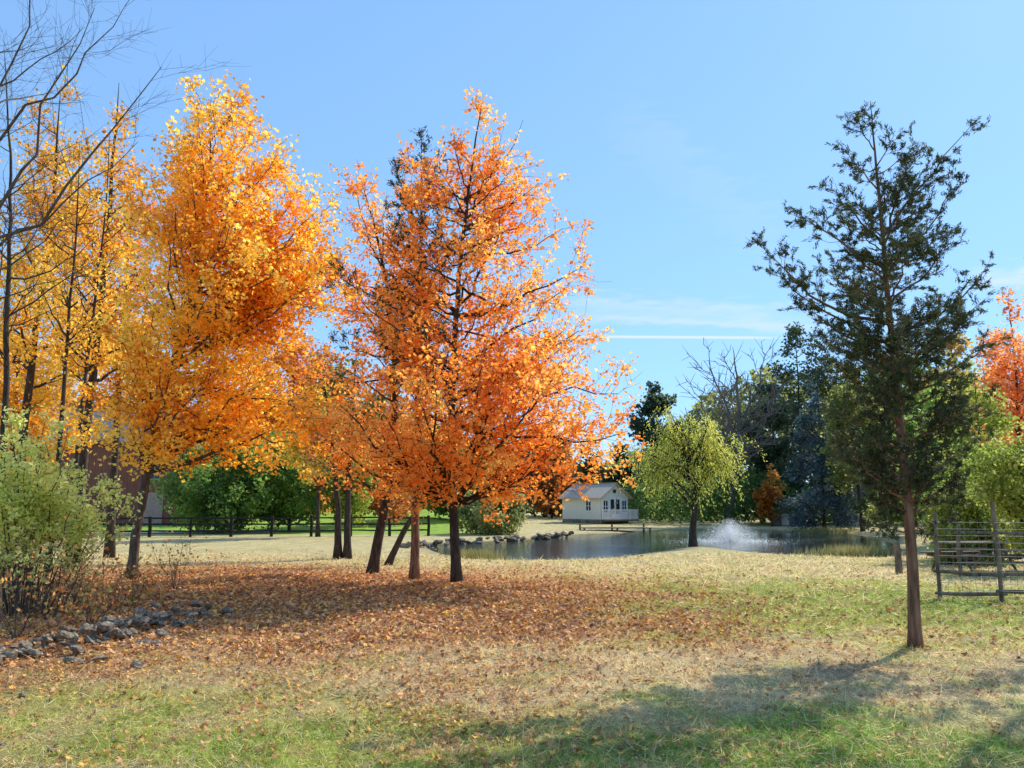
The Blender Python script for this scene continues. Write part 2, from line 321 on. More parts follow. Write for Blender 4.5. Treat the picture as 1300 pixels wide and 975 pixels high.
detree(11,'maple_tree','orange-red maple in the centre with the tallest dense crown and straight grey trunk','tree',None,tk,.11,env,96,P_orange,.083,.62,zz(640,D),'barkdark',ex,sec=3.8,secmax=1.0,twl=.34,twn=6.2,leafn=8,jit=.065,lrk=.012,twr=.0035,up=.9,uw=(.7,.3,.3))
# --- companion leaning maple left of centre
b=basept(472,727); D2=b[1]
tk=np.vstack([b,tp([(482,670),(495,610),(502,540),(500,430),(485,320),(460,235)],D2)])
env=[(zz(600,D2),mp_(50,D2)),(zz(550,D2),mp_(95,D2)),(zz(480,D2),mp_(98,D2)),(zz(380,D2),mp_(74,D2)),(zz(290,D2),mp_(44,D2)),(zz(230,D2),mp_(12,D2))]
ex=[(zz(400,D2),at(395,380,D2)),(zz(480,D2),at(385,480,D2)),(zz(350,D2),at(440,232,D2)),(zz(330,D2),at(490,250,D2+.5))]
detree(12,'maple_tree','slimmer orange maple leaning right, its dark trunk left of the straight reddish trunk','tree',None,tk,.13,env,46,P_orange,.083,.65,zz(660,D2),'barkdark',ex,sec=3.2,secmax=.9,twl=.33,twn=6,leafn=7.5,jit=.07,fill=.4,twr=.0035,lrk=.012,up=.9,uw=(.7,.3,.3))
b=basept(492,709); D3=b[1]
tk=np.vstack([b,tp([(512,672),(540,632),(556,570),(548,480),(540,400)],D3)])
env=[(zz(595,D3),mp_(50,D3)),(zz(540,D3),mp_(80,D3)),(zz(470,D3),mp_(65,D3)),(zz(400,D3),mp_(15,D3))]
detree(13,'maple_tree','strongly slanted rust-orange maple whose trunk crosses behind the middle trunks','tree',None,tk,.10,env,22,P_orange*.85,.085,.5,zz(650,D3),'barkdark',sec=2.8,secmax=.9,twl=.34,twn=5,leafn=6,jit=.08,twr=.003)
# --- cedar inside the maple group
b=basept(526,735); D4=b[1]+.05
tk=np.vstack([b,tp([(527,680),(529,600),(530,500),(532,380),(536,260),(535,165)],D4)])
env=[(zz(500,D4),mp_(45,D4)),(zz(400,D4),mp_(58,D4)),(zz(310,D4),mp_(50,D4)),(zz(240,D4),mp_(32,D4)),(zz(190,D4),mp_(16,D4)),(zz(165,D4),mp_(5,D4))]
ex=[(zz(400,D4),at(430,350,D4-.8)),(zz(300,D4),at(500,200,D4-.3)),(zz(460,D4),at(435,440,D4-.6)),(zz(260,D4),at(556,195,D4))]
detree(14,'cedar_tree','tall dark green cedar with straight reddish trunk poking above the orange maples','tree',None,tk,.105,env,66,P_cedar*.6,.10,.5,zz(580,D4),'barkred',ex,leafm='needle',asp=.2,along=True,up=.1,sec=4.5,secmax=.45,twl=.22,twn=9,leafn=14,jit=.03,sag=.08,wob=.05)
# --- golden maple left
b=basept(166,736); D5=b[1]
tk=np.vstack([b,tp([(176,660),(190,580),(202,510),(232,420),(255,320),(266,220),(268,125)],D5)])
ax=tp([(245,560),(272,470),(302,400),(302,300),(285,200),(262,108)],D5)
env=[(zz(555,D5),mp_(95,D5)),(zz(520,D5),mp_(128,D5)),(zz(450,D5),mp_(132,D5)),(zz(380,D5),mp_(126,D5)),(zz(290,D5),mp_(118,D5)),(zz(210,D5),mp_(100,D5)),(zz(145,D5),mp_(72,D5)),(zz(108,D5),mp_(25,D5))]
ex=[(zz(540,D5),at(95,560,D5)),(zz(500,D5),at(105,490,D5)),(zz(470,D5),at(400,520,D5)),(zz(350,D5),at(418,395,D5)),(zz(500,D5),at(370,560,D5-.5)),(zz(520,D5),at(330,565,D5+.6))]
detree(15,'maple_tree','big golden yellow maple with a dense oval crown left of centre','tree',None,tk,.11,env,124,P_gold,.087,.8,zz(600,D5),'bark',ex,axis=ax[np.argsort(ax[:,2])],sec=3.8,secmax=1.0,twl=.36,twn=6.5,leafn=8.6,jit=.07,uw=(.75,.3,.35),lrk=.011,twr=.0035,up=.9)
# --- right cedar
b=basept(1162,826); D6=b[1]
tk=np.vstack([b,tp([(1160,760),(1156,680),(1147,580),(1136,470),(1127,380),(1119,280),(1111,200),(1105,128)],D6)])
env=[(zz(650,D6),mp_(50,D6)),(zz(590,D6),mp_(82,D6)),(zz(500,D6),mp_(92,D6)),(zz(400,D6),mp_(88,D6)),(zz(300,D6),mp_(68,D6)),(zz(220,D6),mp_(44,D6)),(zz(128,D6),mp_(6,D6))]
E=[(400,968,314),(425,992,350),(450,1010,385),(470,1040,430),(330,1010,268),(300,1055,238),(230,1072,190),(180,1088,150),(560,1062,520),(600,1080,560),(510,1060,462),
   (290,1240,152),(330,1210,240),(300,1172,180),(420,1250,350),(460,1240,388),(500,1252,440),(560,1250,520),(600,1240,560),(630,1228,605),(640,1215,632),(380,1205,300),(640,1100,610),(200,1135,172),(350,1060,300),(380,1045,345),(250,1150,215),(620,1090,640),(660,1195,665),(665,1120,668)]
r6=np.random.default_rng(5); ex=[(zz(y+12,D6),at(a,c,D6+r6.uniform(-.35,.35))) for y,a,c in E]
detree(16,'cedar_tree','dark green cedar standing alone at right with an open ragged crown','tree',None,tk,.07,env,90,P_cedar*.9,.05,.5,zz(672,D6),'barkred',ex,leafm='needle',asp=.19,along=True,up=.1,sec=9,secmax=.28,twl=.12,twn=19,leafn=23,jit=.012,sag=.08,twr=.0025,n_=30,lrk=.011,wob=.03,flat=.45,spread=.32)
# tall cedar outside the right edge
tk=np.array([(8.75,10.6,-.05),(8.77,10.6,2.5),(8.7,10.65,5.5),(8.75,10.6,9.2)])
detree(17,'cedar_tree','cedar standing just beyond the right edge of the view','tree',None,tk,.10,[(3.2,.7),(4.6,.95),(6.5,.9),(8,.6),(9.2,.1)],40,P_cedar,.085,.5,2.5,'barkred',leafm='needle',asp=.3,along=True,up=.1,sec=4.5,secmax=.4,twl=.2,twn=8,leafn=9,jit=.03,sag=.06)
# --- bare trees left
def bare(seed,label,pts,tr,env,nl,ex=(),**kw):
    detree(seed,'bare_tree',label,'tree',None,pts,tr,env,nl,P_rust,.05,.9,None,kw.pop('bark','barkdark'),ex,leafn=0,**kw)
D7=12.0
tk=np.array([(at(-40,700,D7)[0],D7,-.1),at(-38,500,D7),at(-30,300,D7),at(-25,100,D7),at(-5,-60,D7),at(10,-200,D7)])
ex=[(zz(300,D7),at(120,10,D7)),(zz(330,D7),at(205,85,D7-.5)),(zz(330,D7),at(175,180,D7)),(zz(200,D7),at(160,5,D7+.4)),(zz(360,D7),at(110,250,D7+.5)),(zz(250,D7),at(60,-60,D7))]
bare(21,'leafless tree at the left edge whose bare twigs reach over the top left corner',tk,.075,[(5,1.6),(7,2.2),(9,2.4),(12,.8)],20,ex,sec=3.6,secmax=1.1,twl=.45,twn=6,sag=.05,twr=.0025,fill=.2,lrk=.006,bark='bark')
D8=17
tk=np.array([(at(5,700,D8)[0],D8,-.1),at(6,500,D8),at(12,330,D8),at(14,200,D8),at(5,60,D8)])
bare(22,'thin leafless tree with a dark straight trunk near the left edge',tk,.09,[(5,1.2),(8,1.8),(10.5,.6)],20,sec=2.4,secmax=1,twl=.45,twn=4,twr=.004,lrk=.008)
D9=70.
tk=np.array([(at(925,660,D9)[0],D9,-.2),at(932,600,D9),at(940,540,D9),at(935,480,D9),at(930,440,D9)])
ex=[(zz(590,D9),at(985,490,D9)),(zz(570,D9),at(900,450,D9)),(zz(560,D9),at(972,450,D9)),(zz(600,D9),at(890,500,D9))]
bare(23,'large spreading leafless grey tree rising behind the willow',tk,.35,[(6,3),(10,4),(15,2)],26,ex,sec=1.2,secmax=3,twl=1.2,twn=2,twr=.03,lrk=.018,bark='barkpale')
# --- generic background trees
def bgtree(seed,label,px,D,top,wpx,palette,kind='round',leaf=.3,low=.25,dens=1.,name='background_tree',group=None,bark='barkdark',tr=None):
    X=(px-650)/F*D; zb=float(H(X,D))-.1; zt=at(px,top,D)[2]; h=zt-zb; r=wpx/F*D; rng=np.random.default_rng(seed)
    lean=rng.normal()*.03*h; tk=np.array([(X,D,zb),(X+lean*.4,D,zb+h*.35),(X+lean,D+.1,zb+h*.7),(X+lean*.8,D,zt)])
    z=lambda f: zb+h*f; tr=tr or .008*h+.04
    sc=leaf/.3
    if kind=='cone':
        env=[(z(low*.6),r),(z(.4),r*.75),(z(.7),r*.4),(z(1),r*.05)]; nl=int(36*dens+10); kw=dict(rise=.15,sag=-.05,upb=-.05,leafm='needle',asp=.45,along=True,up=.1)
    elif kind=='column':
        env=[(z(low),r*.6),(z(.5),r),(z(.8),r*.7),(z(1),r*.1)]; nl=int(30*dens+8); kw=dict(rise=.9)
    elif kind=='pine':
        env=[(z(low),r*.7),(z(.55),r),(z(.8),r*.85),(z(1),r*.2)]; nl=int(26*dens+6); kw=dict(rise=.35,leafm='needle',asp=.5,up=.2,jr=(.5,1.15))
    elif kind=='shrub':
        env=[(z(.08),r*.8),(z(.4),r),(z(.75),r*.85),(z(1),r*.3)]; nl=int(36*dens+8); kw=dict(rise=.9,z0=zb+.1*h)
    else:
        env=[(z(low),r*.6),(z(.45),r),(z(.75),r*.8),(z(.92),r*.45),(z(1.04),r*.12)]; nl=int(34*dens+8); kw=dict(rise=.75,jr=(.6,1.2))
    Lm=r*1.15; sec=min(5,5.5/Lm+.25); cat='shrub' if kind=='shrub' else 'tree'
    if kind=='shrub' and name=='background_tree': name='shrub'
    detree(seed,name,label,cat,group,tk,tr,env,nl,palette,leaf,bark=bark,sec=sec,secmax=.5*r,twl=.17*r+.08,twn=5.5/(.35*r+.1),leafn=6*dens/(sc**.8)*min(1.6,max(.7,(r/2.6))),jit=.06*r+.03,twr=.0012*D**.75*.25,n_=12,sides=6,uw=(.7,.35,.35),**kw)
B=[
(31,'round dark green tree rising just left of the weeping willow top',836,84,487,36,P_dkgreen+.02,'round',.38,.2,1.),
(32,'loose dark pine with ragged top behind the pond, right of the leafless grey tree',1012,76,418,60,P_dkgreen+.02,'pine',.36,.15,1.4),
(33,'blue-green conical spruce on the far pond shore',1040,60,475,48,P_blue,'cone',.26,.1,1.4),
(34,'small sparse orange tree on the far shore right of the willow',975,66,590,20,P_orange*.6,'column',.26,.15,.5),
(35,'olive yellow tree seen just left of the cedar crown at right',1088,56,455,40,P_olive,'column',.24,.1,1.2),
(36,'tall dark green tree behind the cedar crown',1150,46,425,60,P_green*.75,'round',.24,.12,1.1),
(37,'yellow green tree beyond the right-hand fence',1240,27,478,62,P_yg*.9,'round',.12,.12,1.2),
(38,'pale red orange tree at the right edge',1288,44,378,66,P_red,'round',.2,.3,1.0),
(39,'green tree behind the wire fence at the right edge',1318,20,530,72,P_yg*.8,'round',.10,.12,1.1),
(40,'broad green tree behind the rail fence, right of the red barn',288,52,546,66,P_green,'round',.2,.1,1.3),
(41,'small green tree behind the rail fence beside the broad green one',372,54,535,50,P_green*1.1,'round',.2,.15,1.2),
(42,'yellow green tree showing between the dark paired trunks and the maples',445,55,560,36,P_yg*.8,'round',.22,.25,1.),
(43,'rounded yellow green shrub on the bank left of the white cabin',625,50,612,42,P_olive+.03,'shrub',.18,.05,1.2),
(44,'dark evergreen directly behind the white cabin roof',745,90,556,34,P_dkgreen,'cone',.4,.1,1.3),
(45,'rust brown tree behind the left end of the white cabin',700,94,540,38,P_rust,'round',.42,.15,1.),
(46,'dark green tree behind the right end of the white cabin',790,88,570,30,P_dkgreen+.01,'round',.4,.05,1.2),
(47,'rust orange tree far behind the leaning maple trunks',490,62,500,52,P_rust*1.2,'round',.3,.15,1.),
(48,'dull green tree far behind the central maple trunk',575,70,530,48,P_green,'round',.32,.1,1.1),
(49,'sparse orange tree at the left edge behind the leafless trees',25,26,115,95,P_gold*.85,'round',.12,.3,.85),
(50,'thin-trunked orange tree between the left edge and the golden maple',105,23,105,78,P_gold*.9,'column',.11,.4,.85),
(51,'rust orange tree with dark trunk just left of the golden maple',150,28,225,62,P_orange*.85,'round',.13,.45,1.),
(52,'golden tree low behind the green shrub at left',20,36,330,85,P_gold*.8,'round',.18,.2,1.),
(54,'yellow tree low between the golden maple and the centre group',408,46,450,50,P_yel*.85,'round',.2,.38,.9),
(55,'yellow green tree low behind the fountain',905,86,572,36,P_olive,'round',.36,.1,1.1),
(56,'pale olive tree low between the spruce and the cedar trunk',1105,72,490,48,P_olive*1.1,'round',.3,.1,1.1),
(57,'green tree behind the fence immediately right of the cedar trunk',1195,36,500,48,P_green*1.2,'round',.17,.1,1.1),
(58,'dark green tree on the far shore behind the spruce',985,72,485,42,P_dkgreen+.02,'column',.34,.1,1.2),
(63,'low yellow green shrub behind the right fences near the picnic table',1215,24,610,50,P_yg*.8,'shrub',.11,.05,1.0),
(64,'broad orange tree rising behind the yellow tree left of the centre group',372,70,420,66,P_orange*.85,'round',.28,.35,1.1),
(65,'golden orange tree above the barn roof',205,76,480,60,P_gold*.8,'round',.32,.35,1.1),
(67,'olive orange tree rising behind the yellow green tree at right',1222,58,432,52,(P_olive+P_rust)*.6,'round',.26,.2,1.1),
(68,'dull olive tree between the spruce and the cedar crown',1062,74,445,40,P_olive*.8,'column',.34,.1,1.2),
]
for a in B: bgtree(*a)
for sd_,lab,px in ((61,'left trunk of the dark pair of trees behind the leaf carpet',429),(62,'right trunk of the dark pair of trees behind the leaf carpet',441)):
    b=basept(px,699); Dk=b[1]
    tk=np.vstack([b,tp([(px+1,650),(px+2 if px>435 else px-4,590),(px+8 if px>435 else px-14,520),(px+10 if px>435 else px-22,440)],Dk)])
    detree(sd_,'background_tree',lab,'tree',None,tk,.14,[(zz(600,Dk),mp_(35,Dk)),(zz(540,Dk),mp_(60,Dk)),(zz(440,Dk),mp_(20,Dk))],20,P_olive*.6 if px>435 else P_rust*1.2,.14,.5,zz(640,Dk),'barkdark',sec=2,secmax=1,twl=.4,twn=4,leafn=7,jit=.1,n_=14,sides=8)
for i,(px,pt,Dk,lab) in enumerate([(75,300,19,'slender trunk with thin orange leaves, left of the golden maple and nearest the shrub'),(98,280,21,'slender leaning tree with thin orange leaves between its straight neighbour and the golden maple')]):
    X=(px-650)/F*Dk; zb=float(H(X,Dk))-.1
    tk=np.vstack([(X,Dk,zb),tp([(px+3,540),(px+12+i*8,400),(px+22+i*14,pt),(px+26+i*16,pt-120)],Dk)])
    detree(70+i,'background_tree',lab,'tree',None,tk,.075,[(zz(480,Dk),mp_(30,Dk)),(zz(380,Dk),mp_(55,Dk)),(zz(250,Dk),mp_(50,Dk)),(zz(pt-120,Dk),mp_(8,Dk))],30,P_gold*.9,.09,.8,zz(540,Dk),'barkdark',sec=2.4,secmax=1,twl=.35,twn=4,leafn=3.5,jit=.08,n_=14,sides=7)
# --- left shrub
rng=np.random.default_rng(81); cx_,cy_=at(40,700,11.6)[0],11.6; SB=MB();CB=MB()
A=[];Bq=[]
for i in range(40):
    az=rng.random()*6.28; rr=rng.uniform(.15,1.5); h=(3.05-.5*rr**2)*rng.uniform(.5,1.0)
    S=np.array([cx_+math.cos(az)*rr*.3,cy_+math.sin(az)*rr*.3,-.05]); T=np.array([cx_+math.cos(az)*rr,cy_+math.sin(az)*rr*.9,h])
    C=(S+T)/2+UP*.25*h-np.array([math.cos(az),math.sin(az),0])*rr*.15; t=np.linspace(0,1,9)[:,None]; p=S*(1-t)**2+2*C*t*(1-t)+T*t*t; p[1:]+=rng.normal(size=(8,3))*.025
    tube(SB,p,np.linspace(.012,.004,9),5)
    for s_ in rng.uniform(.25,1,12):
        P0=ipath(p,np.array([s_]))[0]; d=nrm(rng.normal(size=3)*np.array([1,1,.6])+UP*.3); l=rng.uniform(.2,.5); q=P0+d*l*np.linspace(0,1,3)[:,None]; tube(SB,q,np.linspace(.004,.002,3),3)
        k=5; a=ipath(q,rng.random(k)); A.append(a); Bq.append(a+nrm(d+rng.normal(size=(k,3))*.7)*rng.uniform(.08,.22,(k,1)))
A=np.concatenate(A);Bq=np.concatenate(Bq); twigs(SB,A,Bq,.0015,.001)
ii=np.repeat(np.arange(len(A)),rng.poisson(8.5*np.clip((A[:,2]-.45)/.9,0.06,1))); P=A[ii]+(Bq[ii]-A[ii])*rng.random((len(ii),1))+rng.normal(size=(len(ii),3))*.035
Psh=pal([(.36,.42,.10),(.62,.64,.18),(.82,.78,.32),(.88,.62,.24)])
leafquads(CB,P,.058,rng,pcol(rng,P,.4*clump(P,1.5)+.35*rng.random(len(P))+.1*P[:,2]/2.8,Psh),.4,.6)
assemble('shrub','yellow green leafy shrub with many thin stems behind the tumbled stones','shrub',None,(cx_,cy_,-.02),None,SB,CB,M['bark'],M['leaf'])
SAP=[(222,752,1.1,'spindly bare sapling at the right end of the tumbled stones'),(118,800,.9,'small twiggy sapling in front of the leafy shrub'),(20,815,1.3,'twiggy bare stems at the far left edge among stones'),(60,790,1.3,'tall thin bare stems at the foot of the leafy shrub'),(165,775,.7,'low tangle of brown brush halfway along the tumbled stones'),(95,772,1.0,'brown twiggy brush between the shrub and the golden maple trunk')]
for i,(px,py,Hh,lab) in enumerate(SAP):
    b=basept(px,py); rng=np.random.default_rng(90+i); SB=MB()
    for k in range(11):
        az=rng.random()*6.28; T=b+np.array([math.cos(az)*Hh*.5,math.sin(az)*Hh*.35,Hh*rng.uniform(.45,1)]); q=b+(T-b)*np.linspace(0,1,6)[:,None]; q[1:]+=rng.normal(size=(5,3))*.03
        tube(SB,q,np.linspace(.006,.002,6),4)
        for _ in range(8):
            a=ipath(q,rng.uniform(.3,1,1)); twigs(SB,a-.001,a+nrm(rng.normal(size=(1,3))+UP)*rng.uniform(.08,.3,(1,1)),.002,.001)
    CB=MB(); P=b+rng.normal(size=(220,3))*np.array([.3,.25,.25])*Hh+UP*Hh*.5; leafquads(CB,P,.05,rng,pcol(rng,P,rng.random(220),np.vstack([P_rust*1.3,P_olive[1:]])),.4)
    assemble('bare_shrub',lab,'shrub',None,b,None,SB,CB,M['bark'],M['leaf'])
# --- willow
rng=np.random.default_rng(101); b=gp(880,692,-.33); Dw=b[1]
tk=smoothpath(np.vstack([b-UP*.15,tp([(879,670),(884,640),(878,600),(874,560)],Dw)]),12); TB=MB();BB=MB();CB=MB()
tube(TB,tk,.18*((1-np.linspace(0,1,12))**.8*.85+.15)*(1+.4*np.exp(-np.linspace(0,4,12)*3)),10)
SP=[];SQ=[]
for i in range(50):
    az=i*2.4+rng.normal()*.3; f=rng.uniform(.2,1); zt=zz(516+64*f**1.6+rng.uniform(-14,34),Dw); R_=2.9*f*rng.uniform(.75,1.1)
    zb=rng.uniform(zz(655,Dw),zz(570,Dw)); S=np.array([np.interp(zb,tk[:,2],tk[:,0]),np.interp(zb,tk[:,2],tk[:,1]),zb]); T=np.array([tk[-1,0]-.1+math.cos(az)*R_,tk[-1,1]+math.sin(az)*R_,zt])
    C=(S+T)/2+UP*.4+rng.normal(size=3)*.2; t=np.linspace(0,1,8)[:,None]; p=S*(1-t)**2+2*C*t*(1-t)+T*t*t
    tube(BB,p,np.linspace(.06,.012,8),5)
    k=11; s_=rng.uniform(.35,1,k); a=ipath(p,s_)+rng.normal(size=(k,3))*.15
    for j in range(k):
        ln=rng.uniform(.4,2.3)*(1 if a[j,2]>1.8 else .6); q=[a[j]]; d=np.array([math.cos(az)*.8,math.sin(az)*.8,.3])+rng.normal(size=3)*.4
        for m_ in range(6): d=d*.75+np.array([rng.normal()*.08,rng.normal()*.08,-.30]); q.append(q[-1]+nrm(d)*ln/6)
        q=np.array(q); q[:,2]=np.maximum(q[:,2],rng.uniform(.1,.9)); SP.append(q[:-1]);SQ.append(q[1:])
SP=np.concatenate(SP);SQ=np.concatenate(SQ); twigs(BB,SP,SQ,.008,.007)
ii=np.repeat(np.arange(len(SP)),rng.poisson(3.4,len(SP))); P=SP[ii]+(SQ[ii]-SP[ii])*rng.random((len(ii),1))+rng.normal(size=(len(ii),3))*.06
leafquads(CB,P,.145,rng,pcol(rng,P,.5*clump(P)+.4*rng.random(len(P))+.05,pal([(.32,.36,.06),(.60,.60,.12),(.76,.72,.22)])),.1,.3,nrm(SQ[ii]-SP[ii]),.3)
assemble('willow_tree','yellow green weeping willow at the tip of the grassy point in the pond','tree',None,b,TB,BB,CB,M['barkdark'],M['leaf'])
# --- distant wood (stuff)
rng=np.random.default_rng(111); n=62000; X=rng.uniform(-125,125,n); Y=rng.uniform(96,120,n)
hp=np.interp(X,[-130,-60,-28,-15,-4,10,20,30,45,70,130],[16,17,15,13,9,7,9,17,20,20,20])*(.55+.8*fbm(X*.16+4,Y*.05+9,4))
Z=hp*rng.random(n)**.75; P=np.stack([X,Y,Z],1); CB=MB()
u=np.clip((fbm(X*.11+40,Z*.05+Y*.03,3)-.3)*2.4,0,1); cA=pcol(rng,P,rng.random(n),P_olive*.8); cO=pcol(rng,P,rng.random(n),P_rust*1.2); cD=pcol(rng,P,rng.random(n),P_dkgreen+.01)
wl=np.clip(.2+(-X/80),0,.9)[:,None]; c=np.where(u[:,None]>1-wl,cO,np.where(u[:,None]<.35,cD,cA)); leafquads(CB,P,.85,rng,c,.3)
tag(build('distant_wood',CB,M['leaf']),'band of autumn woodland far behind the pond','woodland',kind='stuff')
rng=np.random.default_rng(112); n=22000; X=rng.uniform(-60,-17,n); Y=rng.uniform(74,92,n); hp=(3+7*fbm(X*.2,Y*.2,3)); P=np.stack([X,Y,hp*rng.random(n)**.8+.6],1); CB=MB()
leafquads(CB,P,.5,rng,pcol(rng,P,clump(P,.2)*.7+.3*rng.random(n),P_rust*1.1+np.array([.02,.03,0])),.3)
tag(build('undergrowth',CB,M['leaf']),'rust coloured undergrowth behind the barn and the drive','undergrowth',kind='stuff')
rng=np.random.default_rng(113); n=22000; X=rng.uniform(12,60,n); Y=rng.uniform(66,80,n)+np.maximum(0,-(X-20))*.8; hp=(1+4.5*fbm(X*.2,Y*.2,3)); P=np.stack([X,Y,hp*rng.random(n)**.8],1); CB=MB()
leafquads(CB,P,.38,rng,pcol(rng,P,clump(P,.2)*.7+.3*rng.random(n),P_green*.7+.01),.3)
tag(build('undergrowth',CB,M['leaf']),'dark green undergrowth along the far pond shore','undergrowth',kind='stuff')
# ---------------------------------------------------------------- fallen leaves and grass
rng=np.random.default_rng(121)
def scatter(n,y0,y1,pw,spread=.74):
    u=rng.random(n); e=1-pw; Y=(y0**e+u*(y1**e-y0**e))**(1/e); X=rng.uniform(-1,1,n)*(spread*Y+1.2); return X,Y
FL=MB(); X,Y=scatter(340000,4.2,32,1.02); ld=np.clip(leafdens(X,Y)*.85+.03+.10*(fbm(X*1.5,Y*1.5,2)>.56),0,1); k=rng.random(len(X))<ld*.62; X=X[k];Y=Y[k]
sdv=pond_sd(X,Y); k=sdv>.2; X=X[k];Y=Y[k];sdv=sdv[k]; P=np.stack([X,Y,H(X,Y,sdv)+rng.uniform(.006,.03,len(X))],1)
Pf=pal([(.28,.11,.05),(.52,.24,.11),(.74,.40,.20),(.82,.40,.10),(.90,.48,.07)])
cf=pcol(rng,P,rng.random(len(P))**1.1*.95,Pf,.4)
near=(Y<8.0+3.5*rng.random(len(Y))); leafquads(FL,P[~near],.066,rng,cf[~near],1.4,.8,fold=.15)
Pn=P[near]; cn=cf[near]; m=len(Pn)
ang=np.radians([-90,-60,-20,5,25,45,68,90,112,135,155,175,200,240]); rad=np.array([.35,.55,.9,.45,1,.55,.5,1.1,.5,.55,1,.45,.9,.55])
out=np.stack([np.cos(ang)*rad,np.sin(ang)*rad],1); Nn=nrm(nrm(rng.normal(size=(m,3)))*.65+UP); a=rng.normal(size=(m,3)); a=nrm(a-Nn*(a*Nn).sum(1,keepdims=True)); bb=np.cross(Nn,a); s=(.030*(.5+.8*rng.random(m)))[:,None,None]
V=Pn[:,None]+s*(a[:,None]*out[None,:,0:1]+bb[:,None]*out[None,:,1:2]*rng.uniform(.5,1,(m,1,1))+Nn[:,None]*(.4*(np.abs(out[None,:,0:1]))))
FL.add(V.reshape(-1,3),np.arange(m*14).reshape(m,14),np.repeat(cn,14,0))
tag(build('fallen_leaves',FL,M['fallen']),'carpet of fallen orange and brown leaves on the lawn','fallen leaves',kind='stuff')
GB=MB(); X,Y=scatter(370000,3.9,30,1.5,.76); sdv=pond_sd(X,Y); k=(rng.random(len(X))<1-.7*np.clip(leafdens(X,Y),0,1))&(sdv>.1)&(rng.random(len(X))<.3+1.5*fbm(X*3.5,Y*3.5,3)**1.5); X=X[k];Y=Y[k];sdv=sdv[k]
c=gcolor(X,Y,sdv)*rng.uniform(.5,1.6,(len(X),1)); st=rng.random(len(X))<.24; c[st]=C_tan*1.15*rng.uniform(.8,1.3,(st.sum(),1))
gs=np.clip((c[:,1]-c[:,0])*8+.4,0,1)
z=H(X,Y,sdv); P=np.stack([X,Y,z-.003],1); sc=np.maximum(1,Y/6.5)
d=rng.normal(size=(len(X),3)); d[:,2]=np.abs(d[:,2])*.6+.25+.5*gs; d[st,2]*=.35; d=nrm(d); ln=(rng.uniform(.025,.085,len(X))*sc**.5)[:,None]*np.where(st,1.8,1)[:,None]
wv=nrm(np.cross(d,rng.normal(size=(len(X),3))))*(.0029*sc)[:,None]
V=np.stack([P-wv,P+wv,P+d*ln],1); GB.add(V.reshape(-1,3),np.arange(3*len(X)).reshape(-1,3),np.repeat(c,3,0))
tag(build('grass',GB,M['grass']),'short dry grass blades over the lawn','grass',kind='stuff')
# ---------------------------------------------------------------- stones
def rockmesh(seed):
    rng=np.random.default_rng(seed); bm=bmesh.new(); p=nrm(rng.normal(size=(20,3)))*rng.uniform(.8,1.05,(20,1))*np.array([1,.8,.55])*.5
    for q in p: bm.verts.new(q)
    r=bmesh.ops.convex_hull(bm,input=bm.verts[:]); bmesh.ops.delete(bm,geom=[g for g in r['geom_interior'] if isinstance(g,bmesh.types.BMVert)],context='VERTS')
    bmesh.ops.bevel(bm,geom=bm.edges[:],offset=.03,segments=2,affect='EDGES',profile=.6)
    me=bpy.data.meshes.new('stone'); bm.to_mesh(me); bm.free(); me.materials.append(M['stone']); return me
RM=[rockmesh(200+i) for i in range(9)]
def stone(rng,x,y,z,s,label,group):
    o=bpy.data.objects.new('stone',RM[rng.integers(9)]); COL.objects.link(o); o.location=(float(x),float(y),float(z)); o.scale=(s*rng.uniform(.8,1.25),s*rng.uniform(.8,1.2),s*rng.uniform(.7,1.1))
    o.rotation_euler=(rng.uniform(-.5,.5),rng.uniform(-.5,.5),rng.uniform(0,6.28)); tag(o,label,'stone',group)
rng=np.random.default_rng(131); line=np.array([(-5.9,7.2),(-5.0,8.6),(-4.85,9.6),(-4.75,10.6),(-4.4,11.8)])
for i in range(220):
    t=rng.random()*4; k=int(t); q=line[k]*(1-t+k)+line[k+1]*(t-k); w=.4 if t<2.4 else .28; ox=rng.normal()*w; s=rng.uniform(.06,.29)
    x=q[0]+ox; y=q[1]+rng.normal()*.15; hh=max(0,.26-.5*abs(ox))*rng.random(); z=float(H(x,y))+hh
    stone(rng,x,y,z,s,'grey angular fieldstone in the low tumbled stone heap at the lower left','stones of the tumbled heap at left')
for i in range(40):
    x=rng.uniform(-5.0,-2.7); y=rng.uniform(4.7,7.2); s=rng.uniform(.03,.12); stone(rng,x,y,float(H(x,y))+s*.1,s,'small loose stone half sunk in the grass at the lower left','small loose stones in the foreground')
rng=np.random.default_rng(133)
eb=[gp(a,b_,WZ+.05) for a,b_ in ((500,697),(545,693),(590,689.5),(640,687),(690,684),(725,680))]
for i in range(90):
    t=rng.random()*5; k=int(t); q=eb[k]*(1-t+k)+eb[k+1]*(t-k); s=rng.uniform(.25,.6); stone(rng,q[0]+rng.normal()*.15,q[1]+rng.normal()*.25+.3,WZ+rng.uniform(.02,.25),s,'grey stone edging the far left bank of the pond','stones edging the pond bank')
for i in range(26):
    a=gp(rng.uniform(600,860),0+rng.uniform(706,711),WZ)
    if abs(float(pond_sd(a[0],a[1])))<1.5: stone(rng,a[0],a[1],float(H(a[0],a[1]))+.02,rng.uniform(.1,.22),'small stone at the near edge of the pond','small stones along the near shore')
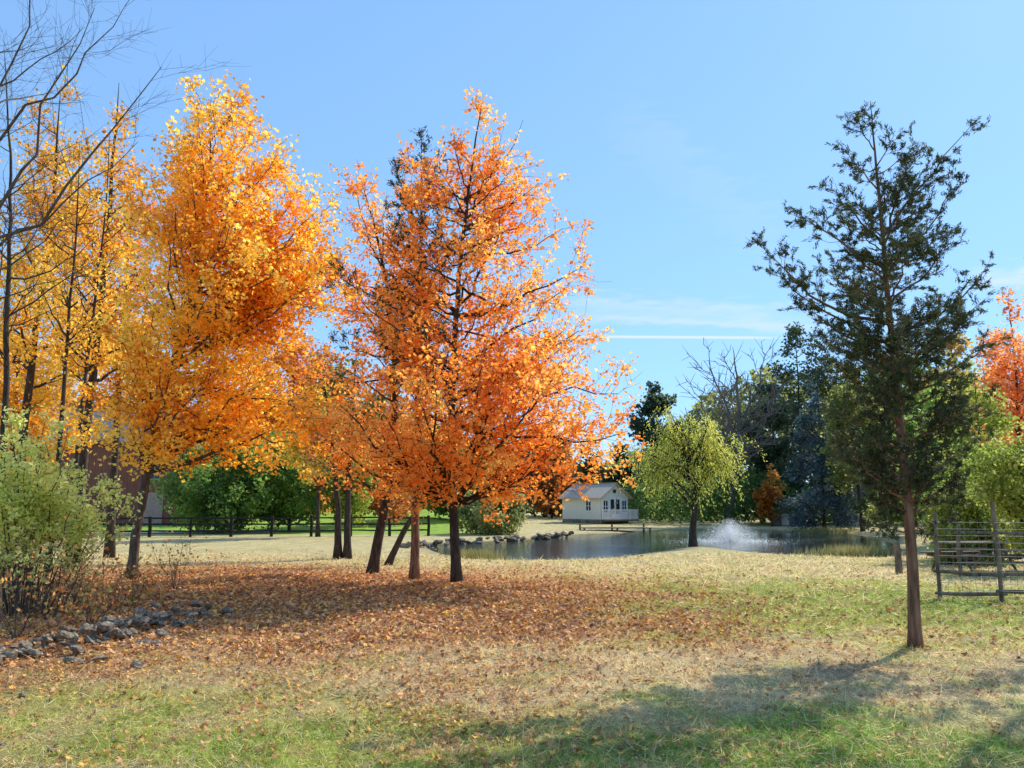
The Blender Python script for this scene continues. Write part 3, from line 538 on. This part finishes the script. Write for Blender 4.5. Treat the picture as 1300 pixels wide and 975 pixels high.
# ---------------------------------------------------------------- cabin
cab=thing('cabin','small white cabin with gabled roof and railed porch beyond the pond','cabin',(7.97,75.3,-.06),math.radians(41))
mb=MB(); hw,hl,ev,pk=1.9,2.5,2.45,3.6
box(mb,-hw,hw,-hl,hl,.25,ev)
for k in range(11):
    z=.3+k*.19; box(mb,-hw-.02,hw+.02,-hl-.02,-hl-.001,z,z+.16); box(mb,-hw-.02,-hw-.001,-hl-.02,hl,z,z+.16)
for y in (-hl,hl-.02): mb.add([(-hw,y,ev),(hw,y,ev),(0,y,pk-.05),(-hw,y+.02,ev),(hw,y+.02,ev),(0,y+.02,pk-.05)],[np.array([[0,1,2],[3,5,4]]),np.array([[0,3,4,1],[1,4,5,2],[2,5,3,0]])])
build('wall',mb,M['white'],cab)
mb=MB(); box(mb,-hw-.03,hw+.03,-hl-.03,hl,-.1,.25); build('foundation',mb,M['stone'],cab)
mb=MB(); e=.35
for s_ in (-1,1):
    dx=hw+e; z1=ev-(pk-ev)/hw*e
    v=[(0,-hl-e,pk),(s_*dx,-hl-e,z1),(s_*dx,hl+e,z1),(0,hl+e,pk)]; v2=[(a,b2,c-.1) for a,b2,c in v]
    mb.add(v+v2,np.array([[0,1,2,3],[4,7,6,5],[0,4,5,1],[1,5,6,2],[2,6,7,3],[3,7,4,0]]))
rf=build('roof',mb,M['roof'],cab)
mb=MB(); box(mb,-.12,.12,-hl-e-.01,hl+e+.01,pk-.02,pk+.06); build('ridge_cap',mb,M['roof'],rf)
def win(parent,x,y,z,w,h,face,tm='trim'):
    fr=MB(); t=.09
    def bx(m,u0,u1,z0,z1,d0,d1):
        if face=='f': box(m,x+u0,x+u1,y-d1,y-d0,z0,z1)
        else: box(m,x-d1,x-d0,y+u0,y+u1,z0,z1)
    for a in ((-w/2-t,-w/2,z-h/2-t,z+h/2+t),(w/2,w/2+t,z-h/2-t,z+h/2+t),(-w/2,w/2,z+h/2,z+h/2+t),(-w/2,w/2,z-h/2-t,z-h/2),(-.025,.025,z-h/2,z+h/2),(-w/2,-.025,z-.025,z+.025),(.025,w/2,z-.025,z+.025)): bx(fr,*a,.02,.08)
    f=build('window',fr,M[tm],parent); p=MB(); bx(p,-w/2,w/2,z-h/2,z+h/2,.022,.04); build('pane',p,M['glass'],f)
for x in (-1.3,1.3): win(cab,x,-hl,1.45,.6,1.05,'f')
for y in (-1.0,): win(cab,-hw,y,1.5,.6,.85,'s')
mb=MB(); box(mb,-.72,.72,-hl-.07,-hl-.022,.3,2.2); box(mb,-.8,-.72,-hl-.1,-hl-.022,.3,2.2); box(mb,.72,.8,-hl-.1,-hl-.022,.3,2.2); box(mb,-.8,.8,-hl-.1,-hl-.022,2.2,2.3)
d=build('door',mb,M['trim'],cab)
for s_ in (-1,1):
    mb=MB(); box(mb,s_*.38-.24,s_*.38+.24,-hl-.085,-hl-.072,.75,2.1); build('pane',mb,M['glass'],d)
mb=MB(); box(mb,-.2,.2,-hl-.06,-hl-.022,2.7,3.0); build('vent',mb,M['glass'],cab)
mb=MB(); box(mb,-hw,hw,-hl-1.3,-hl-.1,.12,.25); build('porch_floor',mb,M['deck'],cab)
mb=MB()
def rail(x0,y0,x1,y1):
    L=math.hypot(x1-x0,y1-y0); n=int(L/.16)
    for i in range(n+1):
        a=x0+(x1-x0)*i/n; b2=y0+(y1-y0)*i/n; w=.05 if i in(0,n) else .022; box(mb,a-w,a+w,b2-w,b2+w,.25,1.2 if w>.03 else 1.1)
    for z in (.35,1.1): box(mb,min(x0,x1)-.03,max(x0,x1)+.03,min(y0,y1)-.03,max(y0,y1)+.03,z,z+.07)
rail(-hw+.05,-hl-1.25,hw-.05,-hl-1.25); rail(-hw+.05,-hl-1.25,-hw+.05,-hl-.2); rail(hw-.05,-hl-1.25,hw-.05,-hl-.2); build('porch_railing',mb,M['trim'],cab)
dk=thing('dock','low brown wooden dock on the far shore in front of the white cabin','dock',(gp(790,674,-.2)[0],57.5,-.25),math.radians(5))
mb=MB()
for i in range(18): box(mb,-2.5+i*.28,-2.5+i*.28+.25,-1.0,1.0,.12,.17)
build('deck_boards',mb,M['deck'],dk)
for x in (-2.4,0,2.4):
    for y in (-.9,.9):
        mb=MB(); box(mb,x-.06,x+.06,y-.06,y+.06,-.6,.115 if y<0 else .4); build('post',mb,M['deck'],dk)
sh=thing('shed','small pale grey shed on the far shore right of the fountain','shed',(at(996,660,68)[0],68,-.2),math.radians(-15))
mb=MB(); box(mb,-1,1,-.8,.8,0,1.2); mb.add([(-1,-.8,1.2),(1,-.8,1.2),(0,-.8,1.75),(-1,.8,1.2),(1,.8,1.2),(0,.8,1.75)],[np.array([[0,1,2],[3,5,4]])]); build('wall',mb,M['barnroof'],sh)
mb=MB(); mb.add([(0,-1,1.82),(1.2,-1,1.15),(1.2,1,1.15),(0,1,1.82),(-1.2,-1,1.15),(-1.2,1,1.15)],np.array([[0,1,2,3],[0,3,5,4]])); build('roof',mb,M['barnroof'],sh)
mb=MB(); box(mb,-.3,.3,-.85,-.802,0,.95); build('door',mb,M['road'],sh)
# barn
bn=thing('barn','weathered dark red barn with grey roof behind the trees at left','barn',(-33.0,66,.1),math.radians(8)); W,Dp,E_,K_=5.4,4.5,6.6,9.2
mb=MB(); box(mb,-W,W,-Dp,Dp,0,E_)
for k in range(44): x=-W+k*.25; box(mb,x,x+.05,-Dp-.03,-Dp-.001,0,E_)
for s_ in (-W,W): mb.add([(s_,-Dp,E_),(s_,Dp,E_),(s_,0,K_)],np.array([[0,1,2]]))
build('wall',mb,M['barn'],bn)
mb=MB()
for s_ in (-1,1):
    v=[(-W-.4,0,K_+.1),(W+.4,0,K_+.1),(W+.4,s_*(Dp+.5),E_-.2),(-W-.4,s_*(Dp+.5),E_-.2)]; v2=[(a,b2,c-.15) for a,b2,c in v]
    mb.add(v+v2,np.array([[0,1,2,3],[4,7,6,5],[0,4,5,1],[1,5,6,2],[2,6,7,3],[3,7,4,0]]))
build('roof',mb,M['barnroof'],bn)
for x,z in ((3.9,4.0),): win(bn,x,-Dp-.03,z,.8,1.0,'f','barntrim')
mb=MB(); box(mb,3.0,4.6,-Dp-.1,-Dp-.032,0,2.4); box(mb,2.9,3.0,-Dp-.12,-Dp-.032,0,2.5); box(mb,4.6,4.7,-Dp-.12,-Dp-.032,0,2.5); build('door',mb,M['barntrim'],bn)
# ---------------------------------------------------------------- fences
def railfence(label,a,b_,posts,h,rails,pw,rt,m,wire=False,group=None,hv=.05,wob=.015):
    a=np.array(a,float);b_=np.array(b_,float); L=np.linalg.norm(b_-a); ang=math.atan2(b_[1]-a[1],b_[0]-a[0]); z0=float(H(a[0],a[1]))
    t=thing('rail_fence',label,'fence',(a[0],a[1],z0),ang,group); rng=np.random.default_rng(int(L*100)); st=L/(posts-1)
    for i in range(posts):
        mb=MB(); x=i*st; p=np.array([(x,0,-.2),(x+rng.normal()*.015,rng.normal()*.01,h*.5),(x+rng.normal()*.03,rng.normal()*.02,h*rng.uniform(1-hv,1+hv))]); tube(mb,p,pw*rng.uniform(.85,1.2),8,cap=True); build('post',mb,m,t,False)
    for i in range(posts-1):
        for z in rails:
            mb=MB(); o1=rng.normal()*wob; o2=rng.normal()*wob; s=np.linspace(0,1,5); p=np.stack([i*st-.08+(st+.16)*s,np.full(5,-pw-rt+.01)*1.0+rng.normal(size=5)*.004,z+o1+(o2-o1)*s+rng.normal(size=5)*.008],1); tube(mb,p,rt*np.array([.8,1,1.05,1,.8])*rng.uniform(.8,1.15),6,cap=True); build('rail',mb,m,t,False)
    if wire:
        mb=MB()
        for x in np.arange(.02,L,.10): tube(mb,[(x,-pw-.09,.05),(x,-pw-.09,h*.92)],.003,3)
        for z in np.arange(.08,h*.93,.11): tube(mb,[(0,-pw-.094,z),(L,-pw-.094,z)],.003,3)
        build('wire_mesh',mb,M['wire'],t)
    return t
railfence('black three-rail fence along the drive at mid left',(-30,44.5),(-5,47.0),12,1.2,(.35,.72,1.08),.09,.06,M['fencedark'])
railfence('weathered wooden rail fence with wire mesh at the right edge beside the cedar',(7.2,13.4),(11.4,11.9),6,1.45,(.14,.44),.03,.034,M['fence'],True,hv=.16,wob=.035)
railfence('grey wooden rail fence farther back on the right behind the wire mesh fence',(10.3,18.2),(18,16.8),5,1.2,(.3,.65,1.0),.045,.038,M['fence'],hv=.1,wob=.03)
p=basept(1141,726); t=thing('fence_post','short stout weathered wooden post left of the cedar trunk','post',p); mb=MB(); tube(mb,[(0,0,-.1),(.01,0,.4),(0,.01,.82)],[.085,.08,.075],9,cap=True); build('shaft',mb,M['fence'],t); mb=MB(); tube(mb,[(0,.01,.815),(0,.01,.845)],[.08,.055],9,cap=True); build('cap',mb,M['fence'],t)
tb=thing('picnic_table','weathered wooden picnic table behind the right-hand fences','picnic table',(12.0,20.6,float(H(12.0,20.6))),math.radians(12))
mb=MB()
for i in range(5): box(mb,-.9,.9,-.37+i*.15,-.37+i*.15+.14,.71,.75)
build('tabletop',mb,M['fence'],tb)
for s_ in (-1,1):
    mb=MB()
    for i in range(2): box(mb,-.9,.9,s_*.72-.14+i*.15,s_*.72-.14+i*.15+.14,.42,.46)
    build('seat',mb,M['fence'],tb)
    mb=MB(); tube(mb,[(s_*.65,-.7,0),(s_*.65,-.25,.708)],.045,4); tube(mb,[(s_*.65,.7,0),(s_*.65,.25,.708)],.045,4); tube(mb,[(s_*.65,-.85,.38),(s_*.65,.85,.38)],.04,4); build('leg',mb,M['fence'],tb)
# ---------------------------------------------------------------- fountain, reeds
c=gp(928,688,WZ); ft=thing('fountain','white spraying fountain in the pond to the right of the willow','fountain',(c[0],c[1],WZ))
rng=np.random.default_rng(151); n=14000; az=rng.random(n)*6.28; el=np.radians(rng.choice([38,52,66,82],n,p=[.25,.3,.2,.25])+rng.normal(size=n)*4); v=np.sqrt(2*9.8*1.0)*rng.uniform(.75,1.1,n)
tt=rng.random(n)**.8*2*v*np.sin(el)/9.8; r=v*np.cos(el)*tt*.88; z=v*np.sin(el)*tt-4.9*tt**2
P=np.stack([r*np.cos(az),r*np.sin(az),z+.03],1)+rng.normal(size=(n,3))*.06; mb=MB(); leafquads(mb,P,.027,rng,np.full((n,3),.97),0,.8)
n2=3500; P2=np.stack([rng.normal(size=n2)*1.2,rng.normal(size=n2)*1.2,np.abs(rng.normal(size=n2))*.06+.01],1); leafquads(mb,P2,.045,rng,np.full((n2,3),.95),2,.8)
build('spray',mb,M['water_drop'],ft); mb=MB(); tube(mb,[(0,0,-.1),(0,0,.05)],[.35,.3],16,cap=True); build('float',mb,M['fencedark'],ft); mb=MB(); tube(mb,[(0,0,.05),(0,0,.16)],[.05,.03],8,cap=True); build('nozzle',mb,M['wire'],ft)
for i,(px,py,w_,lab) in enumerate([(1085,704,1.6,'clump of yellow reeds in the pond near the right shore'),(1050,676,2.2,'pale reeds along the far shore at the right end of the pond'),(605,712,.8,'tuft of tall grass at the near left corner of the pond')]):
    c=gp(px,py,WZ); n=1600; P=np.stack([c[0]+rng.normal(size=n)*w_*.5,c[1]+rng.normal(size=n)*.35,np.full(n,WZ-.03)],1); d=nrm(rng.normal(size=(n,3))*.25+UP); ln=rng.uniform(.2,.55,(n,1)); wv=nrm(np.cross(d,rng.normal(size=(n,3))))*.012
    mb=MB(); mb.add(np.stack([P-wv,P+wv,P+d*ln],1).reshape(-1,3),np.arange(3*n).reshape(-1,3),np.repeat(pcol(rng,P,rng.random(n),pal([(.2,.2,.06),(.45,.38,.16)])),3,0)); tag(build('reeds',mb,M['grass']),lab,'reeds')
# ---------------------------------------------------------------- light, sky, camera
az=math.radians(47); el=math.radians(41); sdir=Vector((math.sin(az)*math.cos(el),math.cos(az)*math.cos(el),math.sin(el)))
L=bpy.data.lights.new('sun','SUN'); L.energy=5; L.angle=math.radians(.5); L.color=(1,.95,.84); lo=bpy.data.objects.new('sun',L); COL.objects.link(lo); lo.rotation_euler=sdir.to_track_quat('Z','Y').to_euler()
w=bpy.data.worlds.new('World'); scene.world=w; w.use_nodes=True; nt=w.node_tree; nt.nodes.clear(); K=nt.links.new
o=N(nt,'ShaderNodeOutputWorld'); bg=N(nt,'ShaderNodeBackground'); bg.inputs[1].default_value=.15; K(bg.outputs[0],o.inputs[0])
sk=N(nt,'ShaderNodeTexSky',sky_type='NISHITA'); sk.sun_disc=False; sk.sun_elevation=el; sk.sun_rotation=az; sk.air_density=1.0; sk.dust_density=.2; sk.ozone_density=1.6
gm=N(nt,'ShaderNodeGamma'); gm.inputs[1].default_value=.42; K(sk.outputs[0],gm.inputs[0])
ml=N(nt,'ShaderNodeVectorMath',operation='MULTIPLY'); ml.inputs[1].default_value=(1.62,2.58,3.8); K(gm.outputs[0],ml.inputs[0])
tc=N(nt,'ShaderNodeTexCoord'); cur=ml.outputs[0]
def streak(cur,p1,p2,width,amount,noise):
    d1=Vector(at(*p1,100)-np.array([0,0,CAMZ])).normalized(); d2=Vector(at(*p2,100)-np.array([0,0,CAMZ])).normalized()
    n=d1.cross(d2).normalized(); along=(d2-d1); al=along.length; along.normalize(); mid=(d1+d2)/2
    def dot(vec):
        q=N(nt,'ShaderNodeVectorMath',operation='DOT_PRODUCT'); q.inputs[1].default_value=vec; K(tc.outputs['Generated'],q.inputs[0]); return q.outputs['Value']
    def math_(op,a,b=None):
        q=N(nt,'ShaderNodeMath',operation=op)
        for i,x in enumerate((a,b)):
            if x is None: continue
            if isinstance(x,(int,float)): q.inputs[i].default_value=x
            else: K(x,q.inputs[i])
        return q.outputs[0]
    nz=N(nt,'ShaderNodeTexNoise'); nz.inputs['Scale'].default_value=22; nz.inputs['Detail'].default_value=6; mp=N(nt,'ShaderNodeMapping'); mp.inputs['Scale'].default_value=(1,1,5); K(tc.outputs['Generated'],mp.inputs[0]); K(mp.outputs[0],nz.inputs[0])
    off=math_('MULTIPLY',math_('SUBTRACT',nz.outputs[0],.5),noise*width*2)
    a=math_('ABSOLUTE',math_('ADD',dot(n),off)); m1=N(nt,'ShaderNodeMapRange',interpolation_type='SMOOTHSTEP'); m1.inputs[1].default_value=0; m1.inputs[2].default_value=width; m1.inputs[3].default_value=1; m1.inputs[4].default_value=0; K(a,m1.inputs[0])
    bq=math_('ABSOLUTE',math_('SUBTRACT',dot(along),float(mid.dot(along)))); m2=N(nt,'ShaderNodeMapRange',interpolation_type='SMOOTHSTEP'); m2.inputs[1].default_value=al*.3; m2.inputs[2].default_value=al*.52; m2.inputs[3].default_value=1; m2.inputs[4].default_value=0; K(bq,m2.inputs[0])
    f=math_('MULTIPLY',math_('MULTIPLY',m1.outputs[0],m2.outputs[0]),amount)
    if noise>0.5: f=math_('MULTIPLY',f,math_('MULTIPLY',nz.outputs[0],1.6))
    front=math_('GREATER_THAN',dot((0,1,0)),0.2); f=math_('MULTIPLY',f,front)
    mx=N(nt,'ShaderNodeMix',data_type='RGBA'); K(f,mx.inputs[0]); K(cur,mx.inputs[6]); mx.inputs[7].default_value=(6.0,6.3,6.7,1); return mx.outputs[2]
cur=streak(cur,(690,427),(1010,429),.0028,.85,0)
cur=streak(cur,(680,380),(1060,412),.022,.32,1.2)
cur=streak(cur,(700,402),(1080,418),.009,.4,1.4)
cur=streak(cur,(1225,358),(1420,338),.018,.7,1.0)
cur=streak(cur,(760,130),(1010,330),.05,.08,1.3)
K(cur,bg.inputs[0])
cam=bpy.data.cameras.new('camera'); cam.sensor_width=36; cam.lens=36*F/1300; cam.clip_end=3000; co=bpy.data.objects.new('camera',cam); COL.objects.link(co); co.location=(0,0,CAMZ); co.rotation_euler=(math.pi/2+PITCH,0,0); scene.camera=co
scene.view_settings.view_transform='Standard'; scene.view_settings.look='None'; scene.view_settings.exposure=0
print('FACES',TOT[0])
